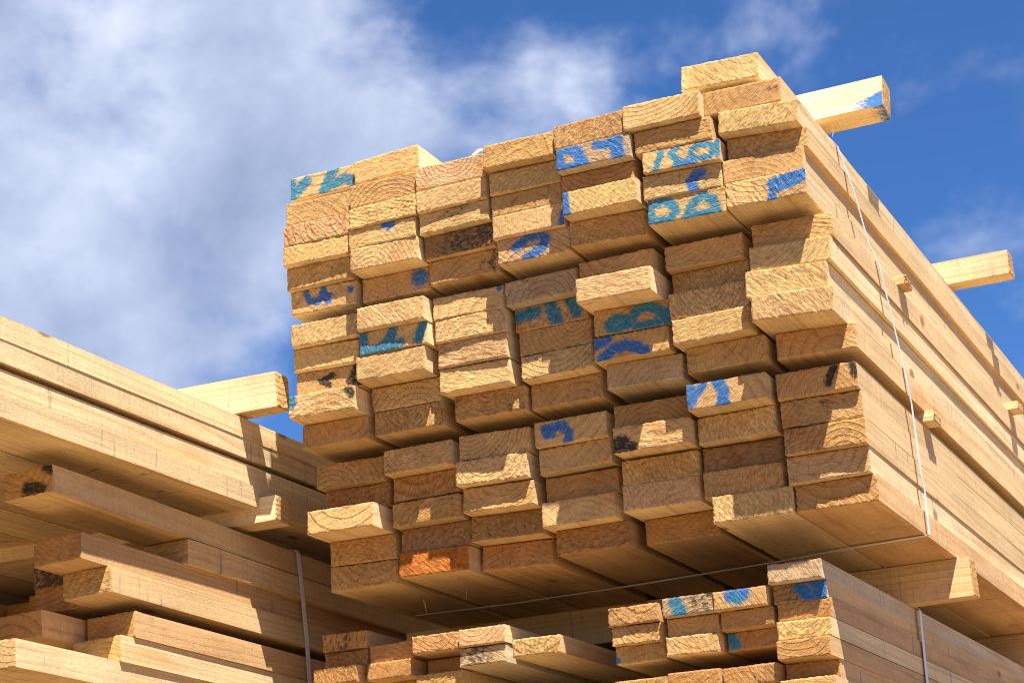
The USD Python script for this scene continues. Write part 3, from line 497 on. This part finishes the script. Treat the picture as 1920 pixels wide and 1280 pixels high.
BACK = [(1, -0.7489, -0.305, 'd', 'dark rough plank end in the shadow behind the half lit left plank'), (1, -0.7945, -0.30, 'r', 'brown plank end in the shadow beneath the dark rough one, left stack'),
        (1, -0.8600, -0.405, 'r', 'dark brown plank with its side showing above the bottom left plank'), (1, -0.9065, -0.25, 'h', 'inner plank hidden low in the left stack'),
        (1, -0.6541, 0.6, 'h', 'inner plank beside the black knotted one, left stack'), (1, -0.7022, 0.75, 'h', 'inner plank deep in the dark gap of the left stack'), (1, -0.9517, -0.3, 'p', 'inner plank behind the bottom left sunlit plank'),
        (2, -0.6541, 0.8, 'h', 'plank at the left picture edge under the left bundle'), (2, -0.7022, 0.9, 'h', 'plank in the deep shadow at the left picture edge, second layer'), (2, -0.7489, 0.9, 'h', 'plank in the deep shadow at the left picture edge, third layer'), (2, -0.7945, 0.8, 'h', 'plank in the deep shadow at the left picture edge, fourth layer'),
        (2, -0.8600, -0.45, 'd', 'dark plank at the left picture edge above the bottom beam'), (2, -0.9065, -0.3, 'h', 'plank low at the left picture edge behind the bottom beam')]
for i, (col, zt, y, tone, label) in enumerate(BACK):
    plank('heavy_plank', label, 'plank', 'planks of the left stack', 3100 + i, -0.69 - LBW / 2 - col * (LBW + 0.004), y, zt - LBT / 2 - 0.002 - col * 0.0044, LBW, LBT, 3.4 - y - 0.6, tone, roll=0.0423, yaw=YAW, nx=48, nz=20, dirt=[(0.5, 0.5, 0.9, 0.7)] if i == 0 else ())
UP = [(-0.4590, 0.0385, 0.000), (-0.4980, 0.0385, 0.001), (-0.5455, 0.0395, -0.004), (-0.5855, 0.0395, 0.001)]
for r, (zt, T, dx) in enumerate(UP):
    for c in range(9):
        nm = ['top', 'second', 'third', 'lowest'][r]
        lab = f"long plank with its side showing, {nm} layer of the upper left bundle" if c == 0 else f"inner plank, {nm} layer and {['', 'second', 'third', 'fourth', 'fifth', 'sixth', 'seventh', 'eighth', 'ninth'][c]} column of the upper left bundle"
        plank('heavy_plank', lab, 'plank', 'planks of the left stack', 3200 + 10 * r + c, XS(-0.95) + dx - 0.062 - c * 0.127, -0.95 - 0.02 * ((r * 3 + c) % 4), zt - T / 2 - 0.010, 0.124, T, 3.6, 'ph'[(r + c) % 2] if c else 'p', yaw=YAW, pitch=0.020, nx=36, nz=12)
cross_timber('bearer', 'bearer lying on top of the left stack, its end against the sky', 'timber', 'bearers of the left stack', 51, -0.5725, 0.004, 0.052, -0.4435, -0.374, 0.7, 'p', roll=0.0, yaw=YAW, nx=24, nz=36)
cross_timber('bearer', 'bearer between the two bundles of the left stack with its end in shadow', 'timber', 'bearers of the left stack', 52, -0.6216, 0.0751, 0.1361, -0.6430, -0.5945, 0.7, 'p', yaw=YAW, nx=24, nz=30)

# ---------------------------------------------------------------- what carries the visible layers, below the picture
def box(x0, x1, y0, y1, z0, z1):
    return trimesh.creation.box(bounds=[(x0, y0, z0 + H), (x1, y1, z1 + H)])
lo = []
for k in range(30):
    zt = -1.0875 - k * 0.068
    if zt - 0.066 < -H + 0.1: break
    for c in range(10): lo.append(box(-0.575 + c * 0.1013, -0.479 + c * 0.1013, 0.16 + 0.04 * ((k * 3 + c) % 4), 3.4, zt - 0.066, zt))
zb = zt
for y in (0.7, 1.7, 2.7): lo.append(box(-0.6, 0.46, y, y + 0.09, -H, zb))
for k in range(30):
    zt = -1.00 - k * 0.068
    if zt - 0.066 < -H + 0.1: break
    for c in range(12): lo.append(box(-0.815 - c * 0.1, -0.72 - c * 0.1, -0.2 + 0.05 * ((k * 3 + c) % 4), 2.6, zt - 0.066, zt))
for c in range(3, 12):
    for k in range(8): lo.append(box(-0.815 - c * 0.1, -0.72 - c * 0.1, 0.1 + 0.05 * ((k * 3 + c) % 4) + 0.15, 2.6, -0.685 - k * 0.0465, -0.645 - k * 0.0465))
for y in (0.2, 1.2, 2.2): lo.append(box(-1.9, -0.74, y, y + 0.09, -H, zt))
m = trimesh.util.concatenate(lo); v, f, nn = meshkit.arrays(m)
fnrm = np.array(m.face_normals); v3 = v[f].reshape(-1, 3); f3 = np.arange(len(v3)).reshape(-1, 3); n3 = np.repeat(fnrm, 3, 0)
pv = {'vary': np.tile((0.2, 0.5, 0.3), (len(v3), 1)), 'wood': v3 * [1, 1, 1] + [0.03, 0, 0.02], 'saw': v3[:, [0, 2, 1]], 'mask': np.stack([(n3[:, 1] < -0.5) * 1.0, np.zeros(len(v3)), np.ones(len(v3))], 1), 'paint': np.zeros((len(v3), 3)), 'tint': np.tile(TONES['h'], (len(v3), 1))}
tag(define('/World/lower_timber', v3, f3, n3, WOOD, pv).GetPrim(), 'stacked lower layers of timber beneath the planks in view', 'timber', kind='stuff')

# ---------------------------------------------------------------- white plastic straps
def ribbon(path, P, Nrm, width_dir, w=0.0095, th=0.0009):
    """a flat band along P with face normals Nrm"""
    P, Nrm = np.asarray(P, float), np.asarray(Nrm, float)
    Wd = np.asarray(width_dir, float) if np.ndim(width_dir) == 2 else np.tile(width_dir, (len(P), 1))
    q = np.stack([P - Wd * w / 2, P + Wd * w / 2, P + Wd * w / 2 + Nrm * th, P - Wd * w / 2 + Nrm * th], 1) + [0, 0, H]
    n = len(P); F = []
    for i in range(n - 1):
        for k in range(4):
            a, b, c, d = i * 4 + k, i * 4 + (k + 1) % 4, (i + 1) * 4 + (k + 1) % 4, (i + 1) * 4 + k
            F += [(a, b, c), (a, c, d)]
    F += [(0, 2, 1), (0, 3, 2), (n * 4 - 4, n * 4 - 3, n * 4 - 2), (n * 4 - 4, n * 4 - 2, n * 4 - 1)]
    t = trimesh.Trimesh(q.reshape(-1, 3), F, process=False); trimesh.repair.fix_normals(t)
    return usdkit.mesh(stage, path, t, STRAP).GetPrim()

def smooth(pts, n=8):
    pts = np.asarray(pts, float); s = np.r_[0, np.cumsum(np.linalg.norm(np.diff(pts, axis=0), axis=1))]
    out = np.unique(np.r_[[np.linspace(a, b, n, endpoint=False) for a, b in zip(s[:-1], s[1:])], s[-1]] if False else np.concatenate([np.linspace(a, b, n, endpoint=False) for a, b in zip(s[:-1], s[1:])] + [[s[-1]]]))
    return np.stack([np.interp(out, s, pts[:, k]) for k in range(3)], 1)

# loop round the tall stack: over the top (arching where the top layer is missing), down the right side, along the underside, up the left
xr = [(0.440, 0.10, 0.001), (0.484, 0.12, -0.064), (0.518, 0.14, -0.113), (0.529, 0.18, -0.19), (0.532, 0.232, -0.27), (0.541, 0.256, -0.305), (0.545, 0.299, -0.41), (0.5475, 0.329, -0.482), (0.549, 0.351, -0.55), (0.549, 0.361, -0.678), (0.549, 0.374, -0.709), (0.5485, 0.372, -0.7845)]
right = smooth(xr, 5)
over = np.array([(x, 0.10 + 0.05 * min(1, (0.462 - x) / 0.55), 0.003 + z) for x, z in ((0.40, 0.0), (0.3, 0.006), (0.1, 0.012), (-0.05, 0.010), (-0.14, 0.008), (-0.165, 0.030), (-0.178, 0.044), (-0.192, 0.046), (-0.205, 0.038), (-0.215, 0.018), (-0.225, 0.003), (-0.35, 0.003), (-0.52, 0.003))])[::-1]
left = np.array([(-0.542, 0.43, -0.7845), (-0.545, 0.36, -0.6), (-0.541, 0.28, -0.35), (-0.532, 0.19, -0.1), (-0.5245, 0.15, 0.003)])
under = np.array([(0.54, 0.373, -0.7850), (0.4085, 0.382, -0.7862), (0.2569, 0.402, -0.7880), (-0.0397, 0.428, -0.7890), (-0.3064, 0.440, -0.7890), (-0.5149, 0.434, -0.7870)])
P = np.vstack([left, over, right, under])
cN = np.array([0, P[:, 1].mean(), -0.4])
Nr = np.vstack([np.tile((-1.0, 0, 0), (len(left), 1)), np.tile((0, 0, 1.0), (len(over), 1)), np.tile((1.0, 0, 0), (len(right), 1)), np.tile((0, 0, -1.0), (len(under), 1))])
tag(ribbon('/World/strap', P, Nr, (0, 1.0, 0)), 'white plastic strap running down the side and under the tall stack', 'strap', 'white straps round the stacks')
ys = 0.675
lowP = smooth([(0.20, ys, -0.8565), (0.442, ys, -0.8565), (0.4465, ys, -0.862), (0.4460, ys - 0.005, -0.95), (0.4460, ys - 0.01, -1.09), (0.4460, ys - 0.02, -1.4)], 3)
lowN = np.where((lowP[:, 2] > -0.8575)[:, None], [0, 0, 1.0], [1.0, 0, 0])
tag(ribbon('/World/strap_001', lowP, lowN, (0, 1.0, 0), w=0.016), 'white plastic strap down the side of the low stack', 'strap', 'white straps round the stacks')
yl = 0.298; XL = -0.7065
lp = smooth([(-0.85, yl, -0.6525), (XL - 0.003, yl, -0.6510), (XL, yl, -0.658), (XL, yl + 0.012, -0.722), (XL, yl + 0.028, -0.828), (XL, yl + 0.037, -0.912), (XL, yl + 0.06, -1.2)], 3)
ln_ = np.where((lp[:, 2] > -0.6526)[:, None], [0, 0, 1.0], [1.0, 0, 0])
tag(ribbon('/World/strap_002', lp, ln_, (0, 1.0, 0), w=0.014), 'shaded plastic strap down the side of the lower left bundle', 'strap', 'white straps round the stacks')

# ---------------------------------------------------------------- torn splinters that hang from plank edges, each a part of its plank
def splinter(parent, pts, r0=0.0011):
    pts = smooth(np.asarray(pts, float), 4); n = len(pts); V, F = [], []
    for i, p in enumerate(pts):
        r = r0 * (1 - 0.85 * i / (n - 1))
        V += [p + r * np.array([math.cos(t), math.sin(t) * 0.6, 0.35 * math.sin(t)]) for t in (0, 2.1, 4.2)]
    for i in range(n - 1):
        for k in range(3):
            a, b, c, d = i * 3 + k, i * 3 + (k + 1) % 3, (i + 1) * 3 + (k + 1) % 3, (i + 1) * 3 + k
            F += [(a, b, c), (a, c, d)]
    t = trimesh.Trimesh(np.array(V), F, process=False); trimesh.repair.fix_normals(t)
    usdkit.mesh(stage, numbered('splinter', parent), t, FIBRE)

paths = {(c, r): f'/World/timber_plank' + ('' if i == 0 else f'_{i:03d}') for i, (c, r) in enumerate(tuple(map(int, k.split(','))) for k in MAIN)}
for key, pts, r0 in SPLINTERS:
    x, y, z, _ = MAIN[f'{key[0]},{key[1]}']
    splinter(paths[key], [(px - x, py - y, pz - z) for px, py, pz in pts], r0)
